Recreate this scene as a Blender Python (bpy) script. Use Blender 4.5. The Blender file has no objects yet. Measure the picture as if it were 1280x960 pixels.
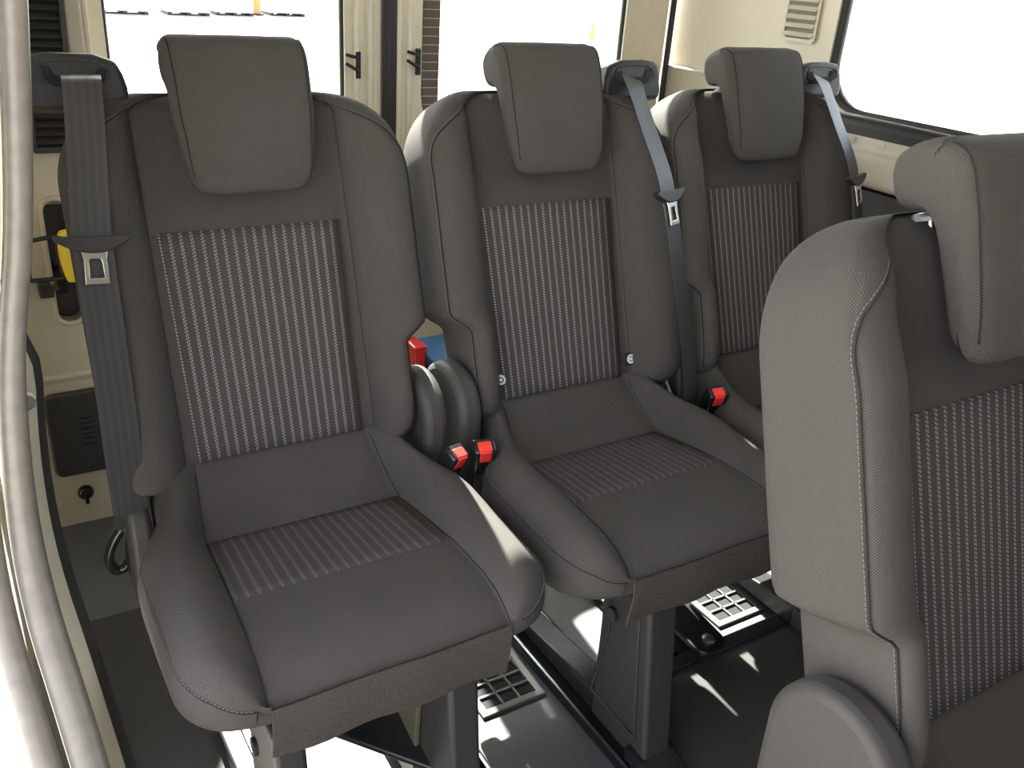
import bpy, bmesh, math, random
from mathutils import Vector, Matrix

S = bpy.context.scene
C = S.collection
PI = math.pi
random.seed(3)

# ------------------------------------------------------------------ camera
cam_d = bpy.data.cameras.new('camera')
cam_d.sensor_width = 36.0
cam_d.lens = 31.503
cam_d.clip_start = 0.02
cam_d.clip_end = 400
cam = bpy.data.objects.new('camera', cam_d)
C.objects.link(cam)
yaw, pit, rol = math.radians(33.0022), math.radians(25.113), math.radians(4.2512)
fw = Vector((math.sin(yaw)*math.cos(pit), math.cos(yaw)*math.cos(pit), -math.sin(pit)))
rt = Vector((math.cos(yaw), -math.sin(yaw), 0))
up = rt.cross(fw)
r2 = rt*math.cos(rol) + up*math.sin(rol)
u2 = -rt*math.sin(rol) + up*math.cos(rol)
m = Matrix((r2, u2, -fw)).transposed().to_4x4()
m.translation = Vector((-.35024, -1.24356, 1.31211))
cam.matrix_world = m
S.camera = cam

# ------------------------------------------------------------------ light
SUN_EL, SUN_AZ = 44.0, 6.5        # elevation, azimuth from +Y towards +X
w = bpy.data.worlds.new('world')
S.world = w
w.use_nodes = True
nt = w.node_tree
bg = nt.nodes['Background']
sky = nt.nodes.new('ShaderNodeTexSky')
sky.sky_type = 'NISHITA'
sky.sun_disc = False
sky.sun_elevation = math.radians(SUN_EL)
sky.sun_rotation = math.radians(SUN_AZ)
sky.dust_density = 2.5
sky.air_density = 1.0
hs = nt.nodes.new('ShaderNodeHueSaturation')
hs.inputs['Saturation'].default_value = 0.3
nt.links.new(sky.outputs[0], hs.inputs['Color'])
nt.links.new(hs.outputs[0], bg.inputs[0])
bg.inputs[1].default_value = 0.9
sun_d = bpy.data.lights.new('sun', 'SUN')
sun_d.energy = 42.0
sun_d.angle = math.radians(0.7)
sun_d.color = (1.0, 0.95, 0.87)
sun = bpy.data.objects.new('sun', sun_d)
C.objects.link(sun)
e_, a_ = math.radians(SUN_EL), math.radians(SUN_AZ)
sdir = Vector((math.sin(a_)*math.cos(e_), math.cos(a_)*math.cos(e_), math.sin(e_)))
sun.rotation_euler = sdir.to_track_quat('Z', 'Y').to_euler()
sun.location = (3, 10, 12)
vs = S.view_settings
vs.view_transform = 'Standard'
vs.look = 'None'
vs.exposure = 0.6
vs.gamma = 1.0
vs.use_curve_mapping = False

# ------------------------------------------------------------------ materials
def N(nt, t, **kw):
    n = nt.nodes.new(t)
    for k, v in kw.items():
        setattr(n, k, v)
    return n

def mat(name, col, rough=.6, metal=0., bump=None, spec=.5, var=0., emit=None, sheen=0.):
    m = bpy.data.materials.new(name)
    m.use_nodes = True
    nt = m.node_tree
    p = nt.nodes['Principled BSDF']
    p.inputs['Base Color'].default_value = (*col, 1)
    p.inputs['Roughness'].default_value = rough
    p.inputs['Metallic'].default_value = metal
    p.inputs['Specular IOR Level'].default_value = spec
    if sheen:
        p.inputs['Sheen Weight'].default_value = sheen
    if bump or var:
        tc = N(nt, 'ShaderNodeTexCoord')
        no = N(nt, 'ShaderNodeTexNoise')
        no.inputs['Scale'].default_value = bump[0] if bump else 40
        no.inputs['Detail'].default_value = 4
        nt.links.new(tc.outputs['Object'], no.inputs['Vector'])
        if bump:
            b = N(nt, 'ShaderNodeBump')
            b.inputs['Strength'].default_value = bump[1]
            b.inputs['Distance'].default_value = .002
            nt.links.new(no.outputs['Fac'], b.inputs['Height'])
            nt.links.new(b.outputs[0], p.inputs['Normal'])
        if var:
            mp = N(nt, 'ShaderNodeMapRange')
            mp.inputs['From Min'].default_value = .3
            mp.inputs['From Max'].default_value = .7
            mp.inputs['To Min'].default_value = 1 - var
            mp.inputs['To Max'].default_value = 1 + var
            nt.links.new(no.outputs['Fac'], mp.inputs['Value'])
            mx = N(nt, 'ShaderNodeVectorMath', operation='SCALE')
            mx.inputs[0].default_value = col
            nt.links.new(mp.outputs[0], mx.inputs['Scale'])
            nt.links.new(mx.outputs[0], p.inputs['Base Color'])
    return m

def math_n(nt, op, a, b=None, c=None):
    n = N(nt, 'ShaderNodeMath', operation=op)
    for i, v in enumerate((a, b, c)):
        if v is None:
            continue
        if isinstance(v, (int, float)):
            n.inputs[i].default_value = v
        else:
            nt.links.new(v, n.inputs[i])
    return n.outputs[0]

FAB = (.0605, .0555, .0505)
def fabric(name, col, pitch=(.0021, .0026), stripes=False, amp=.75, thr=.28):
    """woven cloth; UVs are in metres"""
    m = bpy.data.materials.new(name)
    m.use_nodes = True
    nt = m.node_tree
    p = nt.nodes['Principled BSDF']
    p.inputs['Roughness'].default_value = .92
    p.inputs['Specular IOR Level'].default_value = .25
    p.inputs['Sheen Weight'].default_value = 0.0
    p.inputs['Sheen Roughness'].default_value = .5
    uv = N(nt, 'ShaderNodeUVMap')
    sp = N(nt, 'ShaderNodeSeparateXYZ')
    nt.links.new(uv.outputs[0], sp.inputs[0])
    U, Vv = sp.outputs[0], sp.outputs[1]
    a = math_n(nt, 'SINE', math_n(nt, 'MULTIPLY', U, 2*PI/pitch[0]))
    row = math_n(nt, 'FLOOR', math_n(nt, 'MULTIPLY', U, 2/pitch[0]))
    b = math_n(nt, 'SINE', math_n(nt, 'ADD', math_n(nt, 'MULTIPLY', Vv, 2*PI/pitch[1]), math_n(nt, 'MULTIPLY', row, PI)))
    wv = math_n(nt, 'MULTIPLY', math_n(nt, 'ABSOLUTE', a), b)
    no = N(nt, 'ShaderNodeTexNoise')
    no.inputs['Scale'].default_value = 9
    no.inputs['Detail'].default_value = 5
    nt.links.new(uv.outputs[0], no.inputs['Vector'])
    lum = math_n(nt, 'ADD', math_n(nt, 'MULTIPLY', wv, amp), math_n(nt, 'ADD', math_n(nt, 'MULTIPLY', no.outputs['Fac'], .24), .88))
    sc = N(nt, 'ShaderNodeVectorMath', operation='SCALE')
    sc.inputs[0].default_value = col
    nt.links.new(lum, sc.inputs['Scale'])
    out = sc.outputs[0]
    if stripes:
        fr = math_n(nt, 'FRACT', math_n(nt, 'ADD', math_n(nt, 'DIVIDE', U, .0141), .5))
        d = math_n(nt, 'SUBTRACT', fr, .5)
        side = math_n(nt, 'GREATER_THAN', d, 0)
        ad = math_n(nt, 'ABSOLUTE', d)
        col_m = math_n(nt, 'LESS_THAN', math_n(nt, 'ABSOLUTE', math_n(nt, 'SUBTRACT', ad, .085)), .052)
        t = math_n(nt, 'FRACT', math_n(nt, 'ADD', math_n(nt, 'DIVIDE', Vv, .0046), math_n(nt, 'MULTIPLY', side, .35)))
        tick = math_n(nt, 'LESS_THAN', t, .58)
        msk = math_n(nt, 'MULTIPLY', col_m, tick)
        mx = N(nt, 'ShaderNodeMix', data_type='RGBA')
        nt.links.new(msk, mx.inputs['Factor'])
        nt.links.new(out, mx.inputs['A'])
        mx.inputs['B'].default_value = (thr, thr, thr*1.03, 1)
        out = mx.outputs['Result']
    nt.links.new(out, p.inputs['Base Color'])
    bp = N(nt, 'ShaderNodeBump')
    bp.inputs['Strength'].default_value = .35
    bp.inputs['Distance'].default_value = .0006
    nt.links.new(wv, bp.inputs['Height'])
    nt.links.new(bp.outputs[0], p.inputs['Normal'])
    return m

def belt_mat(name, col):
    m = bpy.data.materials.new(name)
    m.use_nodes = True
    nt = m.node_tree
    p = nt.nodes['Principled BSDF']
    p.inputs['Roughness'].default_value = .45
    uv = N(nt, 'ShaderNodeUVMap')
    sp = N(nt, 'ShaderNodeSeparateXYZ')
    nt.links.new(uv.outputs[0], sp.inputs[0])
    s = math_n(nt, 'SINE', math_n(nt, 'MULTIPLY', sp.outputs[0], 2*PI*4.5))
    ch = math_n(nt, 'SINE', math_n(nt, 'ADD', math_n(nt, 'MULTIPLY', sp.outputs[1], 2*PI/.002), math_n(nt, 'MULTIPLY', sp.outputs[0], 60)))
    k = math_n(nt, 'ADD', math_n(nt, 'ADD', math_n(nt, 'MULTIPLY', s, .16), math_n(nt, 'MULTIPLY', ch, .08)), 1.0)
    sc = N(nt, 'ShaderNodeVectorMath', operation='SCALE')
    sc.inputs[0].default_value = col
    nt.links.new(k, sc.inputs['Scale'])
    nt.links.new(sc.outputs[0], p.inputs['Base Color'])
    return m

def glass_mat():
    m = bpy.data.materials.new('window_glass')
    m.use_nodes = True
    nt = m.node_tree
    for n in list(nt.nodes):
        nt.nodes.remove(n)
    o = N(nt, 'ShaderNodeOutputMaterial')
    tr = N(nt, 'ShaderNodeBsdfTransparent')
    tr.inputs[0].default_value = (.9, .93, .92, 1)
    gl = N(nt, 'ShaderNodeBsdfGlossy')
    gl.inputs['Roughness'].default_value = .01
    fr = N(nt, 'ShaderNodeFresnel')
    fr.inputs['IOR'].default_value = 1.3
    mx = N(nt, 'ShaderNodeMixShader')
    nt.links.new(fr.outputs[0], mx.inputs[0])
    nt.links.new(tr.outputs[0], mx.inputs[1])
    nt.links.new(gl.outputs[0], mx.inputs[2])
    nt.links.new(mx.outputs[0], o.inputs[0])
    return m

M = dict(
    fabric=fabric('charcoal_fabric', FAB),
    panel=fabric('striped_fabric', (.055, .049, .044), stripes=True, amp=.4),
    seatpanel=fabric('striped_seat_fabric', (.055, .049, .044), stripes=True, amp=.4, thr=.13),
    felt=mat('grey_felt', (.064, .057, .050), 1, bump=(420, .7), var=.2, spec=.1),
    thread=mat('pale_thread', (.13, .12, .108), .8),
    seam=mat('dark_seam', (.012, .012, .012), .9),
    black=mat('black_plastic', (.018, .018, .0185), .5, bump=(900, .15)),
    dark=mat('dark_plastic', (.032, .030, .028), .55, bump=(900, .2)),
    grey_pl=mat('taupe_plastic', (.036, .033, .029), .62, bump=(900, .2)),
    black_gloss=mat('glossy_black', (.012, .012, .013), .18),
    steel_dark=mat('black_painted_steel', (.016, .016, .017), .35, var=.3),
    steel=mat('bright_steel', (.62, .6, .57), .25, 1),
    zinc=mat('zinc_steel', (.35, .33, .28), .4, 1),
    red=mat('red_button', (.75, .035, .025), .35),
    belt=belt_mat('grey_webbing', (.037, .0365, .039)),
    beltb=belt_mat('grey_webbing_pale', (.13, .14, .165)),
    beige=mat('beige_trim', (.52, .47, .36), .55, bump=(600, .08)),
    beige_d=mat('stone_trim', (.4, .365, .285), .55, bump=(600, .08)),
    paint=mat('champagne_body_paint', (.68, .63, .5), .3, .0, var=.04),
    rubber=mat('black_rubber', (.02, .02, .02), .6),
    seal=mat('grey_bulb_seal', (.17, .15, .127), .38, bump=(60, .25), var=.12),
    floor=mat('grey_vinyl', (.085, .088, .09), .5, bump=(300, .15), var=.06),
    matt=mat('dark_floor_mat', (.035, .033, .031), .8, bump=(500, .4), var=.15),
    alu=mat('aluminium', (.55, .58, .6), .3, 1),
    roof=mat('roof_lining', (.46, .43, .38), .9),
    ground=mat('pale_concrete', (.30, .285, .26), .9, var=.06),
    gap_shade=mat('painted_gap_shade', (.16, .145, .11), .7),  # darker beige that paints shade into the vent gaps
    glass=glass_mat(),
    frit=mat('dark_glass_border', (.11, .09, .075), .3),
    line=mat('heater_line', (.6, .5, .38), .5),
    white=mat('white_plastic', (.75, .75, .74), .4),
    yellow=mat('yellow_plastic', (.85, .6, .03), .4),
    blue=mat('blue_plastic', (.03, .13, .34), .5),
    orange=mat('orange_plastic', (.7, .22, .08), .6),
    rubber_shadow=mat('rubber_shadow_black', (.03, .03, .03), .8),
    void=mat('dark_inside', (.01, .01, .01), .9),
    olive=mat('olive_steel', (.2, .19, .13), .4, .6),
)

# ------------------------------------------------------------------ mesh helpers
class MB:
    def __init__(s):
        s.v, s.f, s.uv = [], [], []
    def add(s, vs, fs, uvs=None):
        o = len(s.v)
        s.v += [tuple(v) for v in vs]
        for i, f in enumerate(fs):
            s.f.append(tuple(o + k for k in f))
            s.uv.append(uvs[i] if uvs else [(0, 0)]*len(f))
    def box(s, c, size, rot=None):
        hx, hy, hz = (q/2 for q in size)
        vs = [Vector((x, y, z)) for x in (-hx, hx) for y in (-hy, hy) for z in (-hz, hz)]
        if rot is not None:
            vs = [rot @ v for v in vs]
        vs = [v + Vector(c) for v in vs]
        s.add(vs, [(0, 1, 3, 2), (4, 6, 7, 5), (0, 4, 5, 1), (2, 3, 7, 6), (0, 2, 6, 4), (1, 5, 7, 3)])
        return s
    def tube(s, pts, r, n=8, closed=False, cap=True, flat=1.0):
        pts = [Vector(p) for p in pts]
        L = len(pts)
        rs = r if isinstance(r, (list, tuple)) else [r]*L
        prev = None
        vs = []
        for i, p in enumerate(pts):
            if closed:
                t = pts[(i+1) % L] - pts[i-1]
            else:
                t = pts[min(i+1, L-1)] - pts[max(i-1, 0)]
            t.normalize()
            if prev is None:
                a = t.orthogonal().normalized()
            else:
                a = (prev - t*prev.dot(t)).normalized()
            prev = a
            b = t.cross(a)
            for k in range(n):
                q = 2*PI*k/n
                vs.append(p + (a*math.cos(q) + b*math.sin(q)*flat)*rs[i])
        fs = []
        for i in range(L if closed else L-1):
            j = (i+1) % L
            for k in range(n):
                l = (k+1) % n
                fs.append((i*n+k, i*n+l, j*n+l, j*n+k))
        if cap and not closed:
            fs.append(tuple(range(n-1, -1, -1)))
            fs.append(tuple((L-1)*n+k for k in range(n)))
        s.add(vs, fs)
        return s
    def prism(s, poly, d, off=None):
        """polygon (list of 3D points) extruded by vector d"""
        n = len(poly)
        P = [Vector(p) for p in poly]
        d = Vector(d)
        s.add(P + [p + d for p in P],
              [tuple(range(n-1, -1, -1)), tuple(range(n, 2*n))] + [(i, (i+1) % n, n+(i+1) % n, n+i) for i in range(n)])
        return s
    def lathe(s, prof, c, axis, n=20):
        axis = Vector(axis).normalized()
        a = axis.orthogonal().normalized()
        b = axis.cross(a)
        vs = []
        for r, h in prof:
            for k in range(n):
                q = 2*PI*k/n
                vs.append(Vector(c) + axis*h + (a*math.cos(q) + b*math.sin(q))*r)
        fs = []
        for i in range(len(prof)-1):
            for k in range(n):
                l = (k+1) % n
                fs.append((i*n+k, i*n+l, (i+1)*n+l, (i+1)*n+k))
        fs.append(tuple(range(n-1, -1, -1)))
        fs.append(tuple((len(prof)-1)*n+k for k in range(n)))
        s.add(vs, fs)
        return s
    def ring(s, outer, inner, d):
        """plate with a hole: two loops with equal counts, extruded by d"""
        n = len(outer)
        d = Vector(d)
        A = [Vector(p) for p in outer]
        Bq = [Vector(p) for p in inner]
        vs = A + Bq + [p+d for p in A] + [p+d for p in Bq]
        fs = []
        for i in range(n):
            j = (i+1) % n
            fs += [(i, j, n+j, n+i), (2*n+j, 2*n+i, 3*n+i, 3*n+j), (j, i, 2*n+i, 2*n+j), (n+i, n+j, 3*n+j, 3*n+i)]
        s.add(vs, fs)
        return s

ALL = []
def build(name, mb, material, parent=None, smooth=None, bevel=0, mirror=False, mods=None):
    me = bpy.data.meshes.new(name)
    vs = mb.v
    fs = mb.f
    uvs = mb.uv
    if parent is not None:
        o0 = parent.get('_org')
        o0 = Vector(o0) if o0 is not None else Vector((0, 0, 0))
    else:
        o0 = Vector((0, 0, 0))
    vs = [tuple(Vector(v) - o0) for v in vs]
    if mirror:
        vs = [(-x, y, z) for x, y, z in vs]
        fs = [tuple(reversed(f)) for f in fs]
        uvs = [list(reversed(u)) for u in uvs]
    me.from_pydata(vs, [], fs)
    ul = me.uv_layers.new(name='UVMap')
    k = 0
    flat = [c for u in uvs for c in u]
    ul.data.foreach_set('uv', [x for c in flat for x in c])
    bm = bmesh.new()
    bm.from_mesh(me)
    bmesh.ops.recalc_face_normals(bm, faces=bm.faces)
    bm.to_mesh(me)
    bm.free()
    me.materials.append(material)
    o = bpy.data.objects.new(name, me)
    C.objects.link(o)
    if parent is not None:
        o.parent = parent
        o['_org'] = tuple(o0)
    if bevel:
        b = o.modifiers.new('bevel', 'BEVEL')
        b.width = bevel
        b.segments = 3
        b.limit_method = 'ANGLE'
        b.angle_limit = math.radians(35)
        smooth = 40 if smooth is None else smooth
    if smooth:
        me.shade_smooth() if smooth is True else me.set_sharp_from_angle(angle=math.radians(smooth))
        for p in me.polygons:
            p.use_smooth = True
    return o

def empty(name, loc, label=None, cat=None, group=None):
    o = bpy.data.objects.new(name, None)
    o.empty_display_size = .1
    C.objects.link(o)
    o.location = loc
    o['_org'] = tuple(loc)
    if label:
        o['label'] = label
    if cat:
        o['category'] = cat
    if group:
        o['group'] = group
    return o

def tag(o, label, cat, group=None):
    o['label'] = label
    o['category'] = cat
    if group:
        o['group'] = group
    return o

def struct(o):
    o['kind'] = 'structure'
    return o

def chaikin(P, it=2, closed=True):
    for _ in range(it):
        Q = []
        n = len(P)
        for i in range(n if closed else n-1):
            a, b = P[i], P[(i+1) % n]
            Q.append(tuple(.75*x+.25*y for x, y in zip(a, b)))
            Q.append(tuple(.25*x+.75*y for x, y in zip(a, b)))
        if not closed:
            Q = [P[0]] + Q + [P[-1]]
        P = Q
    return P

def smoothpath(P, it=2):
    return [Vector(p) for p in chaikin([tuple(p) for p in P], it, False)]

def lerp(a, b, t):
    return a + (b-a)*t
def interp(tab, x):
    if x <= tab[0][0]:
        return tab[0][1]
    for (x0, y0), (x1, y1) in zip(tab, tab[1:]):
        if x <= x1:
            t = (x-x0)/(x1-x0)
            t = t*t*(3-2*t) if len(tab) > 2 else t
            return y0 + (y1-y0)*t
    return tab[-1][1]

def loft(rows, mb=None, caps=True, frame=None):
    """rows: closed loops of equal count; UV in metres"""
    mb = mb or MB()
    n = len(rows[0])
    rows = [[Vector(p) for p in r] for r in rows]
    us = []
    ref = rows[len(rows)//2]
    acc = [0]
    for k in range(n):
        acc.append(acc[-1] + (ref[(k+1) % n]-ref[k]).length)
    vv = [[0]*n]
    for i in range(1, len(rows)):
        vv.append([vv[-1][k] + (rows[i][k]-rows[i-1][k]).length for k in range(n)])
    vs = [p for r in rows for p in r]
    fs, uv = [], []
    for i in range(len(rows)-1):
        for k in range(n):
            l = (k+1) % n
            fs.append((i*n+k, i*n+l, (i+1)*n+l, (i+1)*n+k))
            uv.append([(acc[k], vv[i][k]), (acc[k+1], vv[i][l]), (acc[k+1], vv[i+1][l]), (acc[k], vv[i+1][k])])
    if caps:
        fs.append(tuple(range(n-1, -1, -1)))
        uv.append([(rows[0][k].x, rows[0][k].y) for k in range(n-1, -1, -1)])
        b = (len(rows)-1)*n
        fs.append(tuple(b+k for k in range(n)))
        uv.append([(rows[-1][k].x, rows[-1][k].y) for k in range(n)])
    if frame:                      # cloth laid on from the three faces of the cushion
        ax, fwd, upw = frame
        uv = []
        for f in fs:
            P = [vs[i] for i in f]
            nn = Vector((0, 0, 0))
            for a, b_ in zip(P, P[1:]+P[:1]):
                nn += a.cross(b_)
            c = [abs(nn.dot(q)) for q in frame]
            k = c.index(max(c))
            e1, e2 = ((fwd, upw), (ax, upw), (ax, fwd))[k]
            uv.append([(p.dot(e1), p.dot(e2)) for p in P])
    mb.add(vs, fs, uv)
    return mb

def ribbon(path, wdir, width, th, mb=None):
    """strap: centre points + per-point width direction"""
    mb = mb or MB()
    P = [Vector(p) for p in path]
    vs, fs, uv = [], [], []
    acc = 0
    accs = []
    K = 6
    for i, p in enumerate(P):
        t = (P[min(i+1, len(P)-1)] - P[max(i-1, 0)]).normalized()
        wd = Vector(wdir[i]) if isinstance(wdir, list) else Vector(wdir)
        wd = (wd - t*wd.dot(t)).normalized()
        nn = t.cross(wd).normalized()
        if i:
            acc += (P[i]-P[i-1]).length
        accs.append(acc)
        for sgn in (1, -1):
            for k in range(K+1):
                f = -1 + 2*k/K
                vs.append(p + wd*(f*width/2) + nn*sgn*(th/2)*(1 if abs(f) < .99 else .4))
    R = 2*(K+1)
    for i in range(len(P)-1):
        for s in (0, 1):
            for k in range(K):
                a = i*R + s*(K+1) + k
                fs.append((a, a+1, a+R+1, a+R))
                uv.append([(k/K, accs[i]), ((k+1)/K, accs[i]), ((k+1)/K, accs[i+1]), (k/K, accs[i+1])])
        for k in (0, K):
            a = i*R+k
            b = a+K+1
            fs.append((a, b, b+R, a+R))
            uv.append([(0, accs[i])]*4)
    mb.add(vs, fs, uv)
    return mb

def dashes(path, r=.0006, dash=.0032, pitch=.005):
    mb = MB()
    P = [Vector(p) for p in path]
    segs = []
    L = 0
    cum = [0]
    for a, b in zip(P, P[1:]):
        L += (b-a).length
        cum.append(L)
    def pt(s):
        for i in range(len(P)-1):
            if s <= cum[i+1]:
                d = cum[i+1]-cum[i]
                return P[i].lerp(P[i+1], (s-cum[i])/d if d else 0)
        return P[-1]
    s = 0
    while s + dash < L:
        mb.tube([pt(s), pt(s+dash)], r, 4)
        s += pitch
    return mb

def rrect(cx, cy, w, h, r, n=6):
    out = []
    for (sx, sy, a0) in ((1, 1, 0), (-1, 1, PI/2), (-1, -1, PI), (1, -1, 1.5*PI)):
        for k in range(n+1):
            a = a0 + PI/2*k/n
            out.append((cx + sx*(w/2-r) + r*math.cos(a), cy + sy*(h/2-r) + r*math.sin(a)))
    return out

def ring_to_rect(inner, x0, x1, y0, y1):
    """project inner loop outward to a rectangle (same count), corners hit exactly"""
    n = len(inner)
    cx = sum(p[0] for p in inner)/n
    cy = sum(p[1] for p in inner)/n
    out = []
    for (x, y) in inner:
        dx, dy = x-cx, y-cy
        t = 1e9
        if dx > 1e-9: t = min(t, (x1-cx)/dx)
        if dx < -1e-9: t = min(t, (x0-cx)/dx)
        if dy > 1e-9: t = min(t, (y1-cy)/dy)
        if dy < -1e-9: t = min(t, (y0-cy)/dy)
        out.append([cx+dx*t, cy+dy*t])
    for (X, Y) in ((x0, y0), (x0, y1), (x1, y0), (x1, y1)):
        k = min(range(n), key=lambda i: (out[i][0]-X)**2 + (out[i][1]-Y)**2)
        out[k] = [X, Y]
    return [tuple(p) for p in out]

FL = .15          # floor level
# ================================================================== STRUCTURE
mb = MB().box((20, 20, -.475), (180, 180, .05))
struct(build('ground', mb, M['ground']))
mb = MB().box((.49, -.93, FL-.03), (1.76, 3.3, .06))
struct(build('floor', mb, M['floor']))
mb = MB().box((.49, -.93, 1.93), (1.8, 3.3, .05))
struct(build('ceiling', mb, M['roof']))

# right side wall with its windows
XR = 1.31
def wall_x(name, x, th, y0, y1, z0, z1, hole, m):
    inner = hole
    outer = ring_to_rect(inner, y0, y1, z0, z1)
    mb = MB().ring([(x, a, b) for a, b in outer], [(x, a, b) for a, b in inner], (th, 0, 0))
    return mb
hole = rrect(-.4745, 1.39, 1.251, .65, .10)
mb = wall_x('wall_right', XR, .05, -1.2, .72, FL, 1.92, hole, None)
hole2 = rrect(-1.88, 1.39, 1.1, .65, .10)
h2 = wall_x('wall_right', XR, .05, -2.58, -1.2, FL, 1.92, hole2, None)
mb.add(h2.v, h2.f)
wr = struct(build('wall_right', mb, M['beige'], smooth=30))
def window_x(name, x, hole, par=None):
    g = MB().prism([(x, a, b) for a, b in hole], (.004, 0, 0))
    o = struct(build(name, g, M['glass']))
    fr = MB().tube([(x-.003, a, b) for a, b in hole], .013, 8, closed=True)
    build('window_seal', fr, M['rubber'], o, smooth=True)
    return o
big = rrect(-.4745, 1.39, 1.251, .65, .10)
w1 = window_x('window_1', XR+.02, hole)
w2 = window_x('window_2', XR+.02, hole2)
# sloping rubber apron below the window: two dark lips with a metal strip standing in for the light reflected between
mb = MB().prism([(XR-.001, .13, 1.064), (XR-.001, .13, 1.036), (XR-.012, .13, 1.03), (XR-.012, .13, 1.05)], (0, -1.2, 0))
struct(build('trim_1', mb, M['rubber']))
mb = MB().tube([(XR-.008, .10, 1.069), (XR-.008, -1.0, 1.062)], .0035, 6)
struct(build('trim_2', mb, M['alu']))
# bulging beige sill below the window
prof = chaikin([(1.312, 1.04), (1.298, 1.036), (1.296, 1.02), (1.293, 1.008), (1.277, 1.002), (1.272, .988), (1.268, .965), (1.268, .945), (1.278, .936), (1.312, .93)], 2, False)
mb = MB().prism([(x, .40, z) for x, z in prof], (0, -2.8, 0))
sill = struct(build('trim_3', mb, M['beige_d'], smooth=50))
mb = MB().tube([(1.272, .39, .947), (1.272, -2.3, .947)], .003, 6)
build('groove_lip', mb, M['beige'], sill)
mb = MB()
for y in (.035, -.04):
    mb.lathe([(.009, -.002), (.009, .0006), (.007, .001)], (1.2955, y, 1.020), (-1, 0, .1), 16)
o_ = build('screw_cap', mb, M['beige_d'], sill, smooth=40)
# dark lower lining
mb = MB().box((1.295, -1.05, (FL+.93)/2), (.032, 3.0, .93-FL))
struct(build('trim_4', mb, M['dark']))
# rear corner lower cover (greyer trim)
mb = MB().box((1.302, .55, (FL+1.10)/2), (.022, .26, 1.10-FL))
struct(build('trim_5', mb, M['beige_d'], bevel=.004))
# black seal at the rear corner
mb = MB().tube([(1.286, .655, z) for z in (.2, .9, 1.3, 1.9)], .008, 8)
struct(build('trim_6', mb, M['rubber'], smooth=True))

# louvred vent in the rear quarter trim
def vent_x(y0, y1, z0, z1, x):
    t = empty('trim_vent', (x, (y0+y1)/2, z0), 'beige louvred air vent in the quarter trim above the far belt guide', 'vent')
    inner = rrect((y0+y1)/2, (z0+z1)/2, y1-y0, z1-z0, .012)
    outer = [((a-(y0+y1)/2)*1.16+(y0+y1)/2, (b-(z0+z1)/2)*1.08+(z0+z1)/2) for a, b in inner]
    build('frame', MB().ring([(x, a, b) for a, b in outer], [(x, a, b) for a, b in inner], (-.004, 0, 0)), M['beige'], t, smooth=30)
    build('backing', MB().box((x-.0005, (y0+y1)/2, (z0+z1)/2), (.001, y1-y0, z1-z0)), M['gap_shade'], t)  # backing coloured dark as the shade between the slats
    n = 11
    for k in range(n):
        z = z0 + (k+.5)*(z1-z0)/n
        rot = Matrix.Rotation(math.radians(-38), 3, 'Y')
        build('slat', MB().box((x-.004, (y0+y1)/2, z), (.013, y1-y0, .003), rot), M['beige'], t)
    return t
vent_x(.205, .29, 1.203, 1.40, XR-.001)

# rear wall frame and the two rear doors
mb = MB().box((.49, .72, 1.893), (1.8, .10, .04)).box((.49, .70, .16), (1.8, .08, .10))
struct(build('wall_back', mb, M['paint']))
def rear_door(name, x0, x1, hx0, hx1, y, mirror):
    hole = rrect((hx0+hx1)/2, 1.33, hx1-hx0, .80, .10)
    outer = ring_to_rect(hole, x0, x1, .2, 1.88)
    mb = MB().ring([(a, y, b) for a, b in outer], [(a, y, b) for a, b in hole], (0, .045, 0))
    d = struct(build(name, mb, M['paint'], smooth=30))
    g = MB().prism([(a, y+.03, b) for a, b in hole], (0, .004, 0))
    build('window_pane', g, M['glass'], d)
    fr = MB().tube([(a, y+.012, b) for a, b in hole], .007, 8, closed=True)
    build('window_seal', fr, M['rubber'], d, smooth=True)
    # pressed ribs down the frame
    xs = (hx1+.028, hx1+.058) if not mirror else (hx0-.03, hx0-.055)
    for k, xx in enumerate(xs):
        r = MB().tube([(xx, y, .3), (xx, y, 1.75)], .011 if k else .009, 10, flat=.7)
        build('pressed_rib', r, M['paint'], d, smooth=True)
    return d, hole
d1, h1 = rear_door('door_1', -.135, .484, -.067, .402, .66, False)
d2, hh2 = rear_door('door_2', .528, 1.275, .583, 1.143, .66, True)
mb = MB().tube([(.506, .668, .25), (.506, .668, 1.8)], .021, 10)
struct(build('trim_7', mb, M['rubber'], smooth=True))
mb = MB().tube([(.492, .655, .25), (.492, .655, 1.8)], .006, 8)
struct(build('trim_8', mb, M['rubber'], smooth=True))
# printed border and heater lines on the second door's glass
mb = MB().box((.612, .688, 1.345), (.056, .003, .83))
build('glass_border', mb, M['frit'], d2)
for k in range(17):
    z = .985 + k*.0185
    build('heater_line', MB().box((.612, .6855, z), (.052, .001, .0014)), M['line'], d2)
# stay hooks on both doors
def hook(par, x, z, s):
    mb = MB()
    mb.prism([(x-.006, .652, z-.028), (x+.006, .652, z-.028), (x+.006, .652, z+.028), (x-.006, .652, z+.028)], (0, .006, 0))
    o = build('latch_hook', mb, M['black'], par, bevel=.002)
    mb = MB()
    mb.tube(smoothpath([(x, .648, z+.016), (x+s*.016, .644, z+.018), (x+s*.03, .648, z+.022)]), .0036, 6)
    mb.tube(smoothpath([(x, .648, z-.012), (x+s*.016, .644, z-.004), (x+s*.03, .648, z+.004)]), .0036, 6)
    build('hook_prong', mb, M['black'], o, smooth=True)
hook(d1, .430, 1.092, -1)
hook(d2, .572, 1.10, -1)

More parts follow.
